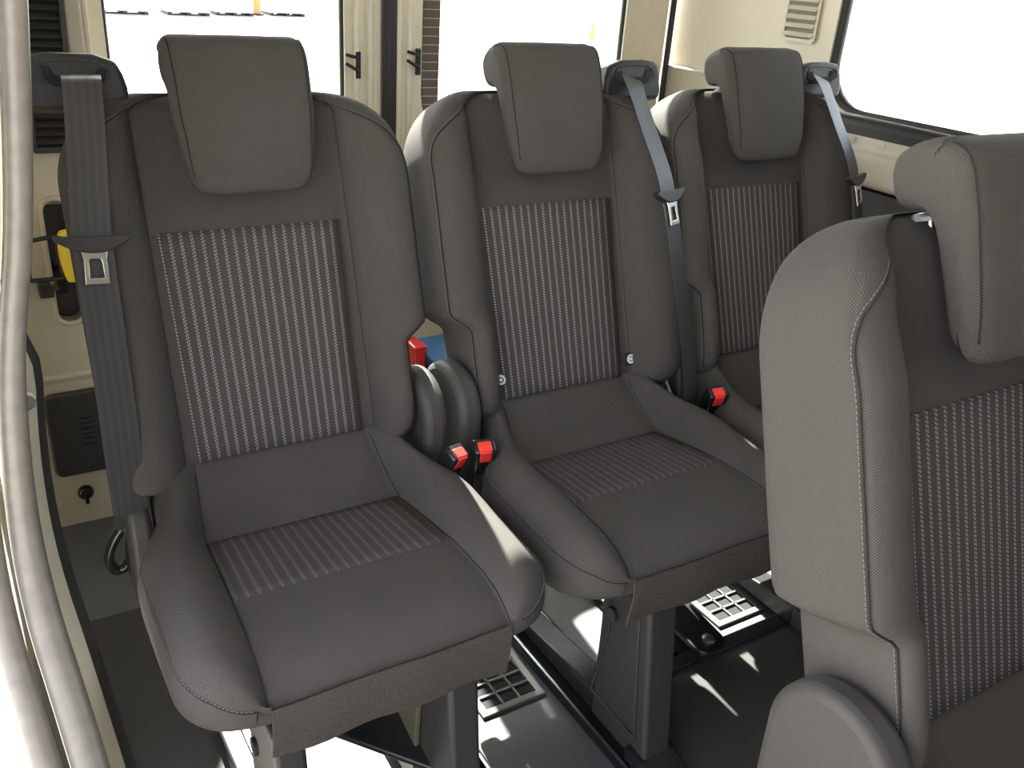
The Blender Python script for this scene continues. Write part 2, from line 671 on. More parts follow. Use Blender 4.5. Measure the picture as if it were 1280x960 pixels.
# rear-left corner panel
YL = .60
hole = [(a, b) for a, b in rrect(-.198, .735, .052, .25, .0255)]
outer = ring_to_rect(hole, -.36, -.112, .5, 1.92)
mb = MB().ring([(a, YL, b) for a, b in outer], [(a, YL, b) for a, b in hole], (0, .05, 0))
mb.box((-.236, YL+.025, .325), (.248, .05, .35))
mb.box((-.198, YL+.075, .735), (.09, .05, .30))
cp = struct(build('trim_9', mb, M['beige'], smooth=30))
build('recess_lip', MB().tube([(a, YL-.001, b) for a, b in hole], .005, 8, closed=True), M['beige'], cp, smooth=True)
build('panel_step', MB().prism([(-.36, YL-.004, .498), (-.36, YL, .485), (-.36, YL+.01, .485), (-.36, YL+.01, .505), (-.36, YL, .505)], (.248, 0, 0)), M['beige'], cp, bevel=.002)
build('recess_shade_plates', MB().box((-.198, YL+.044, .715), (.056, .008, .24)).box((-.172, YL+.022, .69), (.004, .05, .2)), M['dark'], cp)  # dark plates added as the shade inside the recess
build('recess_insert', MB().box((-.212, YL+.03, .695), (.03, .06, .045)), M['void'], cp)
mb = MB().tube([(-.106, .612, .2), (-.104, .612, 1.9)], .007, 10)
struct(build('trim_10', mb, M['beige'], smooth=True))
mb = MB().box((-.125, .61, 1.05), (.03, .03, 1.7))
struct(build('trim_11', mb, M['beige_d'], bevel=.006))

def tall_vent():
    t = empty('corner_vent', (-.18, YL-.002, .945), 'tall black louvred vent on the corner panel behind the door-side seat', 'vent')
    x0, x1, z0, z1, sk = -.222, -.15, .945, 1.42, .055
    sh = lambda x, z: x + (z-z0)*sk*.9
    inner = rrect((x0+x1)/2, (z0+z1)/2, (x1-x0)-.016, z1-z0-.02, .005)
    outer = rrect((x0+x1)/2, (z0+z1)/2, (x1-x0), z1-z0, .008)
    build('frame', MB().ring([(sh(a, b), YL-.016, b) for a, b in outer], [(sh(a, b), YL-.016, b) for a, b in inner], (0, .015, 0)), M['dark'], t, smooth=30)
    build('backing', MB().prism([(sh(a, b), YL-.003, b) for a, b in inner], (0, .002, 0)), M['void'], t)
    n = 30
    for k in range(n):
        z = z0+.012 + (k+.5)*(z1-z0-.024)/n
        rot = Matrix.Rotation(math.radians(35), 3, 'X')
        build('slat', MB().box((sh((x0+x1)/2, z), YL-.009, z), (x1-x0-.016, .011, .003), rot), M['dark'], t)
tall_vent()

# black storage cover with a small louvre
t = empty('panel_cover', (-.2, YL, .28), 'black rounded service cover with small louvre low on corner panel', 'cover')
pol = rrect(-.208, .372, .13, .19, .018)
build('lid', MB().prism([(a, YL-.016, b) for a, b in pol], (0, .015, 0)), M['dark'], t, bevel=.005)
for k in range(6):
    build('louvre_slat', MB().box((-.2, YL-.019, .345+k*.012), (.026, .006, .006)), M['grey_pl'], t, bevel=.001)
t = empty('turn_knob', (-.222, YL, .222), 'small black turn knob on beige panel under the black cover', 'knob')
build('base', MB().lathe([(.013, 0), (.016, .006), (.016, .014), (.011, .02)], (-.222, YL-.001, .23), (0, -1, 0), 18), M['black_gloss'], t, smooth=40)
build('grip', MB().box((-.222, YL-.02, .222), (.008, .012, .03)), M['black_gloss'], t, bevel=.003)
# yellow strap clamp on its black frame
t = empty('jack_clamp', (-.215, YL, .74), 'yellow clamp strip on black wire frame at the corner recess', 'clamp')
yb = YL-.05
fr = MB()
c4 = [(-.26, yb, .795), (-.262, yb-.002, .722), (-.205, yb, .72), (-.208, yb, .802)]
for a, b in zip(c4, c4[1:]+c4[:1]):
    fr.tube([a, b], .0042, 8)
build('wire_frame', fr, M['black'], t, smooth=40)
build('mount_arm', MB().tube([(-.225, yb, .72), (-.22, yb+.03, .70), (-.215, YL+.01, .68)], .006, 8), M['zinc'], t, smooth=True)
build('mount_block', MB().box((-.236, YL-.018, .69), (.026, .03, .026)), M['dark'], t, bevel=.004)
yp = chaikin([(-.207, .808), (-.183, .812), (-.178, .80), (-.166, .73), (-.168, .718), (-.197, .712), (-.202, .72), (-.209, .76)], 1)
build('yellow_strip', MB().prism([(a, yb-.012, b) for a, b in yp], (0, .024, 0)), M['yellow'], t, bevel=.003)

# left wall: rear part, roof rail, front part (the sliding door stands open between)
mb = MB().box((-.385, .22, 1.02), (.03, .95, 1.78))
mb.box((-.385, -2.19, 1.02), (.03, .78, 1.78))
mb.box((-.385, -1.05, 1.84), (.03, 1.7, .14))
struct(build('wall_left', mb, M['paint']))
# unseen closed front wall, added to cut light from the windscreen side
mb = MB().box((.49, -2.58, 1.03), (1.76, .05, 1.78))
struct(build('front_light_block', mb, M['dark']))

# door opening: bulb seal, jamb strip, dark edging; all follow the opening's rear edge
SEAL = [(-.235, -.28, 1.75), (-.262, -.30, 1.45), (-.280, -.30, 1.254), (-.303, -.30, 1.06), (-.325, -.30, .96), (-.338, -.30, .88),
        (-.349, -.31, .755), (-.349, -.36, .665), (-.336, -.46, .585), (-.32, -.62, .46), (-.31, -.8, .35), (-.31, -1.1, .24)]
sp = smoothpath(SEAL, 2)
mb = MB().tube(sp, [.012 + .005*min(1, max(0, (.95-p.z)/.3)) for p in sp], 14)
struct(build('trim_12', mb, M['seal'], smooth=True))
mb = MB().tube([p + Vector((-.035, -.012, -.012)) for p in sp], .014, 12)
struct(build('trim_13', mb, M['seal'], smooth=True))
J = []
def strip(off0, off1, m, name):
    rows = []
    for p in sp:
        k = min(1, max(0, (1.0-p.z)/.12))
        a = p + Vector((off0[0]*k - .012*(1-k), off0[1], off0[2]))
        b = p + Vector((off1[0]*k - .012*(1-k), off1[1], off1[2]))
        d = (b-a)
        n = Vector((0, 0, 1)).cross(d).normalized()*.006 if abs(d.z) < .9 else Vector((0, .006, 0))
        rows.append([a, b, b + Vector((0, .012, -.004)), a + Vector((0, .012, -.004))])
    return struct(build(name, loft(rows), m, smooth=30))
jb = strip((.006, .03, -.006), (.028, .09, -.012), M['paint'], 'trim_14')
strip((.026, .088, -.012), (.038, .12, -.016), M['rubber'], 'trim_15')
for q in ((-.326, -.262, .858), (-.318, -.305, .53)):
    mb = MB().lathe([(.011, 0), (.011, .004), (.007, .006), (.007, .011)], q, (.35, -1, .2), 8)
    build('bolt', mb, M['zinc'], jb)
# floor edging by the door and dark carpet
mb = MB().box((-.205, -.35, FL+.003), (.27, 1.2, .006))
tag(build('floor_carpet', mb, M['matt']), 'dark carpet strip on the floor between door sill and seat', 'carpet')
mb = MB().box((.905, -1.40, FL+.008), (.81, 2.1, .016))
fm = tag(build('floor_mat', mb, M['matt'], bevel=.004), 'dark rubber floor mat in front of the rear row seats', 'floor mat')
build('edge_strip', MB().box((.905, -.352, FL+.012), (.80, .03, .022)), M['steel_dark'], fm, bevel=.004)

# floor vents and rails
def floor_vent(x, y, sx, sy, nx, ny, label):
    t = empty('floor_vent', (x, y, FL), label, 'vent', 'square grille vents in the floor')
    f = MB()
    hx, hy = sx/2, sy/2
    inner = [(-hx, -hy), (hx, -hy), (hx, hy), (-hx, hy)]
    outer = [(-hx-.014, -hy-.014), (hx+.014, -hy-.014), (hx+.014, hy+.014), (-hx-.014, hy+.014)]
    f.ring([(x+a, y+b, FL+.0005) for a, b in outer], [(x+a, y+b, FL+.0005) for a, b in inner], (0, 0, .006))
    build('frame', f, M['grey_vent'], t, bevel=.0015)
    build('opening', MB().box((x, y, FL+.001), (sx, sy, .001)), M['void'], t)
    for k in range(1, nx):
        build('bar', MB().box((x-hx+sx*k/nx, y, FL+.0035), (.004, sy, .005)), M['grey_vent'], t)
    for k in range(1, ny):
        build('bar', MB().box((x, y-hy+sy*k/ny, FL+.0035), (sx, .004, .005)), M['grey_vent'], t)
M['grey_vent'] = mat('grey_vent_plastic', (.1, .1, .095), .5)
floor_vent(.325, -.235, .10, .085, 3, 3, 'square grille floor vent between the first two rear seats')
floor_vent(.855, -.245, .10, .085, 3, 3, 'square grille floor vent beneath the second and third rear seats')
def rail(x0, x1, y0, y1, label):
    t = empty('floor_rail', ((x0+x1)/2, y0, FL), label, 'rail', 'seat rails bolted to the floor')
    build('channel', MB().box(((x0+x1)/2, (y0+y1)/2, FL+.006), (x1-x0, y1-y0, .01)), M['steel_dark'], t)
    for x in (x0, x1):
        o = build('rail_lip', MB().box((x, (y0+y1)/2, FL+.011), (.012, y1-y0, .02)), M['black_gloss'], t, bevel=.003)
        build('bright_edge', MB().box((x-.002, (y0+y1)/2, FL+.0215), (.004, y1-y0, .002)), M['alu'], o)
    build('middle_web', MB().box(((x0+x1)/2-.008, (y0+y1)/2, FL+.014), (.014, y1-y0, .008)), M['black_gloss'], t, bevel=.002)
rail(.405, .488, -.50, .52, 'black floor rail with bright edges beneath second rear seat')
rail(.137, .21, -.50, .52, 'black floor rail with bright edges under door-side seat, inner one')
rail(-.12, -.06, -.50, .52, 'black floor rail with bright edges under door-side seat, outer one')
rail(.62, .70, -.33, .52, 'black floor rail under the far half of the middle rear seat')

# luggage glimpsed between the seat backs
t = empty('blue_box', (.53, .42, FL), 'blue plastic box glimpsed behind the gap between two rear seats', 'box')
build('body', MB().box((.542, .42, FL+.17), (.10, .16, .34)), M['blue'], t, bevel=.01)
build('rim', MB().box((.542, .42, FL+.345), (.112, .172, .02)), M['blue'], t, bevel=.004)
t = empty('red_box', (.43, .42, FL), 'red carton partly seen behind the gap beside the blue box', 'box')
build('body', MB().box((.470, .43, FL+.186), (.026, .06, .372)), M['red'], t, bevel=.003)
build('lid', MB().box((.470, .43, FL+.375), (.030, .064, .012)), M['red'], t, bevel=.002)

# ================================================================== SEATS
UPV = Vector((0, .104, .302)).normalized()
NRM = Vector((0, -UPV.z, UPV.y))
ORG = Vector((0, -.104, .648))
def bp(u, v, w):
    return ORG + Vector((u, 0, 0)) + UPV*v + NRM*w
VT = .508
def hw_back(v, notch):
    e = .235
    r = .12
    if v > VT-r:
        d = v-(VT-r)
        e = e - r + math.sqrt(max(0, r*r-d*d))
    if notch and v < .16:
        t = min(1, max(0, (.16-v)/.035))
        e -= (.037)*(t*t*(3-2*t))
    if v < .02:
        t = (0.02-v)/.05
        e -= .02*t*t
    return e
def back_section(v):
    eL, eR = hw_back(v, True), hw_back(v, False)
    rt = .04
    ins = 0
    if v > VT-rt:
        d = v-(VT-rt)
        ins = rt - math.sqrt(max(0, rt*rt-d*d))
    if v < .015:
        d = min(.045, .015-v)
        ins = .045 - math.sqrt(max(0, .045*.045-d*d))
    a = interp([(-.03, .8), (.05, 1), (.36, 1), (.44, .75), (.508, .25)], v)
    th = interp([(-.03, .085), (.2, .09), (.508, .075)], v)
    nt_ = 1 if v < .135 else 0
    def half(e):
        uc = min(.141, e-.05)
        k = (e-uc)/.102
        P = [(uc*.45, 0), (uc*.85, -.001), (uc, -.002), (uc, .003), (uc+.010*k, .024*a), (uc+.030*k, .046*a), (uc+.055*k, .056*a),
             (e-.026*k, .056*a), (e-.011*k, .049*a), (e-.0065*k, .042*a), (e-.003*k, .038*a), (e, .022*a), (e+.001, -.01), (e, -.045), (e-.006, -.072), (e-.028, -th), (e*.5, -th-.004)]
        return [(u, (w-ins if w > -.02 else w+ins*.8)) for u, w in P]
    R = half(eR)
    L = half(eL)
    loop = [(0, 0-ins)] + R + [(0, -th-.004+ins*.8)] + [(-u, w) for u, w in reversed(L)]
    return chaikin(loop, 2), len(R)
def seat_back_rows():
    vs_ = [-.032, -.030, -.026, -.02, -.012, -.004, .006]
    vs_ += [.016 + .0092*k for k in range(39)]
    vs_ += [.377, .39, .402, .414, .426, .436, .446, .455, .463, .47, .477, .483, .489, .494, .498, .5015, .5045, .5065, .5078]
    rows = []
    for v in vs_:
        sec, n = back_section(v)
        rows.append([bp(u, v, w) for u, w in sec])
    return rows, vs_

# cushion -------------------------------------------------------------
ZC = [(-.505, .556), (-.498, .563), (-.485, .574), (-.465, .584), (-.43, .592), (-.35, .592), (-.27, .583), (-.193, .572), (-.15, .603), (-.104, .648), (-.07, .655)]
def lin(tab, x):
    for (x0, y0), (x1, y1) in zip(tab, tab[1:]):
        if x <= x1:
            return y0 + (y1-y0)*max(0, (x-x0)/(x1-x0))
    return tab[-1][1]
def hw_cush(y):
    e = .19 + .062*(1-min(1, max(0, (y+.25)/.11)))**1.0
    t = min(1, max(0, (y+.26)/.13))
    e = .241 - .053*(t*t*(3-2*t))
    r = .085
    y0 = -.508
    if y < y0+r:
        d = (y0+r)-y
        e = e - r*.9 + .9*math.sqrt(max(0, r*r-d*d))
    return e
def cush_section(y):
    e = hw_cush(y)
    zc = lin(ZC, y)
    ztop = lin([(-.508, .563), (-.50, .582), (-.485, .599), (-.46, .611), (-.40, .619), (-.30, .625), (-.20, .633), (-.13, .652), (-.07, .655)], y)
    ztop = max(ztop, zc+.001) if y > -.2 else ztop
    zs = lin([(-.508, .562), (-.49, .574), (-.45, .582), (-.35, .584), (-.25, .590), (-.15, .60), (-.07, .60)], y)
    zb = lin([(-.508, .538), (-.49, .528), (-.44, .514), (-.35, .498), (-.2, .49), (-.07, .49)], y)
    uc = min(lin([(-.508, .155), (-.349, .149), (-.193, .142), (-.10, .13)], y), e-.03)
    k = (e-uc)/.1
    P = [(uc*.5, zc), (uc*.85, zc), (uc-.002, zc-.002), (uc, zc), (uc+.012*k, lerp(zc, ztop, .45)), (uc+.03*k, lerp(zc, ztop, .85)), (uc+.05*k, ztop), (e-.03*k, lerp(zs, ztop, .85)),
         (e-.012*k, lerp(zs, ztop, .45)), (e-.005*k, zs+.004), (e-.003*k, zs-.003), (e+.001, zs-.018), (e-.001, lerp(zb, zs, .35)), (e-.012, zb+.004), (e-.04, zb), (e*.5, zb)]
    loop = [(0, zc)] + P + [(0, zb)] + [(-u, z) for u, z in reversed(P)]
    return chaikin(loop, 2)
def cushion_rows():
    ys = [-.5078, -.5065, -.504, -.50, -.495, -.489, -.482, -.474, -.465, -.455, -.444, -.432, -.418, -.404, -.39]
    y = -.375
    while y < -.075:
        ys.append(y)
        y += .0125
    ys.append(-.07)
    ys = ys[::-1]          # rear to front, so the front faces camera
    return [[Vector((u, y, z)) for u, z in cush_section(y)] for y in ys], ys

def grid_panel(f, us, vs_, th, uvf):
    """thin padded panel: f(u,v)->point, along normal thickness"""
    mb = MB()
    nu, nv = len(us), len(vs_)
    P = [[Vector(f(u, v)) for u in us] for v in vs_]
    vs0, fs, uv = [], [], []
    nrm = []
    for j in range(nv):
        for i in range(nu):
            a = P[j][min(i+1, nu-1)] - P[j][max(i-1, 0)]
            b = P[min(j+1, nv-1)][i] - P[max(j-1, 0)][i]
            n = a.cross(b).normalized()
            edge = i in (0, nu-1) or j in (0, nv-1)
            vs0.append(P[j][i] + n*(th if not edge else -th))
    for j in range(nv-1):
        for i in range(nu-1):
            fs.append((j*nu+i, j*nu+i+1, (j+1)*nu+i+1, (j+1)*nu+i))
            uv.append([uvf(us[a], vs_[b]) for a, b in ((i, j), (i+1, j), (i+1, j+1), (i, j+1))])
    mb.add(vs0, fs, uv)
    return mb

def frange(a, b, n):
    return [a + (b-a)*k/(n-1) for k in range(n)]
def edged(a, b, n, e=.0015):
    return [a, a+e] + frange(a, b, n)[1:-1] + [b-e, b]

def make_seat(X, Yo, label, mirror, belt_path, belt_w, tongue_i, tags=False, legs=(), arm_pts=None):
    t = empty('passenger_seat', (X, Yo, FL), label, 'seat', 'charcoal passenger seats with striped panels')
    t['_org'] = (0, 0, FL)
    mr = mirror
    F = M['fabric']
    def part(name, mb, m, par=None, **kw):
        p = par or t
        if '_org' not in p:
            p['_org'] = (0, 0, FL)
        if par is not None:
            o = build(name, mb, m, None, mirror=False, **kw)
            bpy.data.objects.remove(o)
        o = build(name, mb, m, p, mirror=mr, **kw)
        return o
    def sub(name, mb, m, par, **kw):
        par['_org'] = (0, 0, FL)
        return build(name, mb, m, par, mirror=mr, **kw)
    # backrest
    rows, vv = seat_back_rows()
    back = build('backrest', loft(rows, frame=(Vector((1, 0, 0)), NRM, UPV)), F, t, smooth=True, mirror=mr)
    n = len(rows[0])
    def col(u_sign, frac_pt, rws=rows, filt=None, off=.0012, idx=None):
        pts = []
        for r in rws:
            pts.append(r[idx])
        return pts
    # seam index: Chaikin twice -> control point i sits near index 4*i-? ; find by search on a middle row
    def nearest(row, target):
        return min(range(len(row)), key=lambda i: (row[i]-target).length)
    mid = rows[22]
    vm = vv[22]
    for sgn in (1, -1):
        e = hw_back(vm, sgn < 0)
        i0 = nearest(mid, bp(sgn*(e-.0055), vm, .041))
        ic = nearest(mid, bp(sgn*.142, vm, .004))
        ii = [k for k, v in enumerate(vv) if -.02 < v < .493]
        def at(k, di, off):
            q = min(1, max(0, (vv[k]-.385)/(.493-.385)))
            q = q**1.7
            f = lerp(i0+di, ic+di*.5, q)
            lo = math.floor(f)
            return rows[k][lo].lerp(rows[k][lo+1], f-lo) + Vector(off)
        path = [at(k, 0, (sgn*.0012, -.0012, .0003)) for k in ii]
        o = sub('seam', MB().tube(path, .0010, 5), M['seam'], back, smooth=True)
        path = [at(k, 2 if sgn > 0 else -2, (sgn*.0006, -.0008, 0)) for k in ii]
        o = sub('stitching', dashes(path), M['thread'], back)
        o['kind'] = 'stuff'
        # crease line between bolster and centre panel
        path = [rows[k][ic] + Vector((0, -.0004, 0)) for k in ii]
        o = sub('crease', MB().tube(path, .0006, 5), M['seam'], back, smooth=True)
    # striped back panel
    wtop = lambda v: lerp(.122, .1285, v/.3194)
    pn = grid_panel(lambda u, v: bp(u*wtop(v), v, .0008), edged(-1, 1, 9, .01), edged(.0, .3194, 14), .0022, lambda u, v: (u*.1265, v))
    sub('striped_panel', pn, M['panel'], back, smooth=True)
    # cushion
    crow, cy = cushion_rows()
    cu = build('cushion', loft(crow, frame=(Vector((1, 0, 0)), Vector((0, 1, 0)), Vector((0, 0, 1)))), F, t, smooth=True, mirror=mr)
    cm = crow[14]
    for sgn in (1, -1):
        e = hw_cush(cy[14])
        zs = .585
        i0 = nearest(cm, Vector((sgn*(e-.004), cy[14], zs)))
        i0 += -5 if sgn > 0 else 5
        path = [crow[k][i0] + Vector((sgn*.0008, -.0004, .0008)) for k in range(len(crow)) if -.5079 < cy[k] < -.12]
        o = sub('stitching', dashes(path), M['thread'], cu)
        o['kind'] = 'stuff'
        o = sub('seam', MB().tube([p + Vector((0, 0, -.002)) for p in path], .0009, 5), M['seam'], cu, smooth=True)
        # seam between bolster and centre, over the front roll
        i1 = nearest(cm, Vector((sgn*.149, cy[14], lin(ZC, cy[14]))))
        path = [crow[k][i1] + Vector((0, -.0008, .0010)) for k in range(len(crow)) if -.5079 < cy[k] < -.10]
        o = sub('seam', MB().tube(path,   .0007, 5), M['seam'], cu, smooth=True)
    wc = lambda y: lin([(-.349, .1475), (-.193, .1405)], y)
    ys_ = edged(-.349, -.193, 10)
    pn = grid_panel(lambda u, y: Vector((u*wc(y), y, lin(ZC, y)+.0008)), edged(-1, 1, 9, .01), ys_, .0018, lambda u, y: (u*.144, y))
    sub('striped_panel', pn, M['seatpanel'], cu, smooth=True)
    # felt flap under the front edge
    fl = MB()
    xs = frange(-.153, .153, 15)
    fr = [[Vector((x, -.5105 + .001*math.sin(x*37), .562)), Vector((x, -.5125 + .001*math.sin(x*61), .54)), Vector((x, -.511, .515)), Vector((x, -.505+.002*math.sin(x*45), .483 + .0015*math.sin(x*50)))] for x in xs]
    vs0 = [p for r in fr for p in r] + [p + Vector((0, .003, 0)) for r in fr for p in r]
    fs = []
    Q = len(fr)*4
    for i in range(len(fr)-1):
        for k in range(3):
            a = i*4+k
            fs += [(a, a+4, a+5, a+1), (Q+a, Q+a+1, Q+a+5, Q+a+4)]
        a = i*4+3
        fs.append((a, a+4, Q+a+4, Q+a))
    for a in (0, (len(fr)-1)*4):
        for k in range(3):
            fs.append((a+k, a+k+1, Q+a+k+1, Q+a+k))
    fl.add(vs0, fs)
    build('felt_flap', fl, M['felt'], t, smooth=40, mirror=mr)
    # headrest: inverted-L profile lofted across
    prof = [(.056, .364), (.064, .385), (.068, .43), (.070, .48), (.069, .53), (.064, .556), (.05, .568), (.025, .573), (.0, .572), (-.02, .566), (-.029, .552), (-.03, .53), (-.024, .513),
            (-.008, .509), (.006, .508), (.015, .498), (.019, .47), (.020, .43), (.021, .39), (.028, .369), (.042, .361)]
    prof = chaikin(prof, 2)
    hrows = []
    m_ = len(prof)
    def inset(P, amt):
        P = [tuple(p) for p in P]
        steps = max(1, int(amt/.0012))
        for _ in range(steps):
            nn_ = []
            for i in range(m_):
                a, b = P[i-1], P[(i+1) % m_]
                tx, ty = b[0]-a[0], b[1]-a[1]
                l = math.hypot(tx, ty) or 1
                nn_.append((-ty/l, tx/l))
            ar = sum(P[i][0]*P[(i+1) % m_][1]-P[(i+1) % m_][0]*P[i][1] for i in range(m_))
            q = (1 if ar > 0 else -1)*amt/steps
            P = [(p[0]+q*n_[0], p[1]+q*n_[1]) for p, n_ in zip(P, nn_)]
            for _k in range(2):
                P = [(.25*P[i-1][0]+.5*P[i][0]+.25*P[(i+1) % m_][0], .25*P[i-1][1]+.5*P[i][1]+.25*P[(i+1) % m_][1]) for i in range(m_)]
        return P
    ts = [-1, -.998, -.99, -.975, -.955, -.93, -.90, -.86, -.8, -.7, -.55, -.4, -.2, 0, .2, .4, .55, .7, .8, .86, .90, .93, .955, .975, .99, .998, 1]
    for s in ts:
        q = max(0, (abs(s)-.80)/.20)
        ins = .0145*(1-math.sqrt(max(0, 1-q*q)))
        PI_ = inset(prof, ins) if ins > 1e-5 else prof
        q2 = max(0, (abs(s)-.55)/.45)
        row = []
        for i in range(m_):
            w0, v0 = prof[i]
            w1, v1 = PI_[i]
            gd = 1-min(1, max(0, (v0-.36)/.10))
            v1 += .022*(1-math.sqrt(max(0, 1-q2*q2)))*gd
            w1 -= .008*s*s if w0 > .04 else 0
            wid = interp([(.36, .085), (.40, .091), (.48, .096), (.573, .098)], v0)*lerp(.92, 1, min(1, max(0, (w0+.01)/.055)))
            row.append(bp(s*wid, v1, w1))
        hrows.append(row)
    hr = build('headrest', loft(hrows, frame=(Vector((1, 0, 0)), NRM, UPV)), F, t, smooth=True, mirror=mr)
    for sgn in (1, -1):
        s = ts.index(.90) if sgn > 0 else ts.index(-.90)
        pth = [hrows[s][i] for i in range(m_) if prof[i][0] > .03] 
        pth = sorted(pth, key=lambda p: (p-ORG).dot(UPV))
        pth = [p for p in pth if (p-ORG).dot(UPV) > .372]
        front = [hrows[s][i] + NRM*.0006 + Vector((sgn*.0012, 0, 0)) for i in range(m_) if prof[i][0] > .045 or prof[i][1] > .56]
        # order along the loop from bottom front to top
        idx = [i for i in range(m_) if (prof[i][0] > .045 and prof[i][1] > .372) or (prof[i][1] > .556 and prof[i][0] > .042)]
        # the front run is contiguous through index 0
        run = []
        start = min(idx, key=lambda i: prof[i][1])
        i = start
        while i in idx:
            run.append(hrows[s][i] + NRM*.0005 + Vector((sgn*.001, 0, 0)))
            i = (i+1) % m_
            if i == start:
                break
        sub('seam', MB().tube(run, .0009, 5), M['seam'], hr, smooth=True)
    for x in (-.048, .048):
        post = MB().lathe([(.0065, 0), (.0065, .05)], bp(x, .47, -.012), UPV, 12)
        p_ = sub('post', post, M['steel'], hr, smooth=40)
        bz = MB().lathe([(.020, 0), (.020, .004), (.016, .007), (.009, .008)], bp(x, .4985, -.012), UPV, 18)
        sub('post_bezel', bz, M['grey_bezel'], hr, smooth=40)
    # recliner cover (outer side), plastic stadium
    def stadium(cy_, cz, r, zb, n=18, lean=0):
        pts = []
        for k in range(n+1):
            a = PI*k/n
            pts.append((cy_ - r*math.cos(a), cz + r*math.sin(a)))
        pts += [(cy_+r*.95, zb), (cy_-r*.95, zb)]
        return pts
    pol = stadium(-.092, .654, .0735, .44)
    rc = build('recliner_cover', MB().prism([(-.241, y, z) for y, z in pol], (.04, 0, 0)), M['grey_pl'], t, bevel=.012, mirror=mr)
    # inner side bracket shield low down on the other side
    pol = stadium(-.07, .56, .05, .44)
    build('hinge_cover', MB().prism([(.196, y, z) for y, z in pol], (.03, 0, 0)), M['dark'], t, bevel=.008, mirror=mr)
    if not mirror:
        build('gap_cover', MB().prism([(.205, y, z) for y, z in [(-.19, .45), (-.02, .45), (-.01, .60), (-.04, .66), (-.10, .62), (-.19, .54)]], (.036, 0, 0)), M['dark'], t, bevel=.006, mirror=mr)
        build('notch_sun_block', MB().prism([(-.238, y, z) for y, z in [(-.15, .45), (-.03, .45), (-.035, .67), (-.06, .705), (-.11, .68), (-.15, .54)]], (.046, 0, 0)), M['dark'], t, bevel=.006, mirror=mr)  # added to block sun leaking through the notch onto the mat
    # seat pan, with a rear bar added to stop sun reaching the mat
    build('seat_pan_and_sun_bar', MB().box((0, -.23, .482), (.34, .32, .035)).box((0, -.048, .466), (.44, .03, .04)), M['steel_dark'], t, bevel=.006, mirror=mr)
    # pedestal legs
    for (xa, xb) in legs:
        pol = [(-.475, .475), (-.487, .40), (-.515, .20), (-.522, FL+.022), (-.375, FL+.022), (-.372, .24), (-.37, .36), (-.362, .475)]
        lg = build('pedestal_leg', MB().prism([(xa, y, z) for y, z in pol], (xb-xa, 0, 0)), M['dark'], t, bevel=.007, mirror=mr)
        pol2 = [(-.455, .46), (-.468, .36), (-.49, .22), (-.37, .22), (-.395, .36), (-.385, .46)]
        sub('raised_rib', MB().tube([(xa-.001, y, z) for y, z in pol2], .0025, 6, closed=True), M['dark'], lg, smooth=True)
        sub('rear_foot', MB().prism([(xa+.004, y, z) for y, z in [(-.38, FL+.022), (-.10, FL+.022), (-.10, FL+.04), (-.20, FL+.05), (-.38, FL+.07)]], (xb-xa-.008, 0, 0)), M['steel_dark'], lg, bevel=.004)
        sub('front_toe', MB().prism([(xa-.012, y, z) for y, z in [(-.57, FL+.022), (-.48, FL+.022), (-.48, FL+.05), (-.55, FL+.04)]], (xb-xa+.02, 0, 0)), M['black_gloss'], lg, bevel=.005)
    # folding link arm
    A, Bq = Vector(arm_pts[0]), Vector(arm_pts[1])
    def arm(A, Bq, wv, th):
        d = (Bq-A).normalized()
        s = Vector(wv)
        s = (s - d*s.dot(d)).normalized()
        pts = []
        for k in range(9):
            a = -PI/2 + PI*k/8
            pts.append(Bq + s*math.sin(a)*.036 + d*math.cos(a)*.03)
        pts += [A + s*.04, A - s*.04]
        n = d.cross(s).normalized()
        return pts, n*th
    pts, dv = arm(A, Bq, (1, 0, 0), .012)
    la = build('link_arm', MB().prism(pts, dv), M['steel_dark'], t, bevel=.003, mirror=mr)
    nn = dv.normalized()
    if nn.z < 0:
        nn = -nn
    sub('pivot_bolt', MB().lathe([(.013, 0), (.013, .012), (.007, .016)], Bq + nn*.005, nn, 12), M['zinc'], la, smooth=40)
    build('cross_tube', MB().tube([(-.09, -.40, .40), (.15, -.40, .40)], .012, 12), M['steel_dark'], t, smooth=40, mirror=mr)
    if mirror:
        br = build('latch_bracket', MB().prism([(-.076, -.40, .24), (-.076, -.34, .22), (-.076, -.33, .40), (-.076, -.375, .46), (-.076, -.41, .44)], (-.008, 0, 0)), M['olive'], t, bevel=.002, mirror=mr)
        for q in ((-.072, -.392, .425), (-.072, -.385, .375)):
            sub('bolt', MB().lathe([(.014, 0), (.014, .008), (.008, .008), (.008, .022)], q, (.8, -.6, .1), 8), M['zinc'], br)
    hl = mirror and build('release_lever', MB().tube(smoothpath([(.12, -.38, .42), (.118, -.40, .37), (.105, -.41, .345), (.108, -.41, .30)]), .008, 8), M['steel_dark'], t, smooth=True, mirror=mr)
    # buckle beside the cushion
    bc = Vector((-.222, -.205, .615))
    rot = Matrix.Rotation(math.radians(24), 3, 'X') @ Matrix.Rotation(math.radians(-12), 3, 'Y') @ Matrix.Rotation(math.radians(-14), 3, 'Z')
    bk = build('buckle', MB().box(bc, (.036, .029, .064), rot), M['black_gloss'], t, bevel=.005, mirror=mr)
    bt = MB().box(bc + rot @ Vector((.0, -.0132, .019)), (.019, .005, .026), rot)
    bt.box(bc + rot @ Vector((.0, -.004, .0325)), (.021, .018, .004), rot)
    sub('release_button', bt, M['red'], bk, bevel=.002)['label'] = 'red release button'
    sub('stalk', MB().box(bc + rot @ Vector((0, .004, -.075)), (.022, .008, .10), rot), M['black'], bk, bevel=.002)
    # belt guide on the shoulder
    g0 = Vector((.200, .055, 1.142))
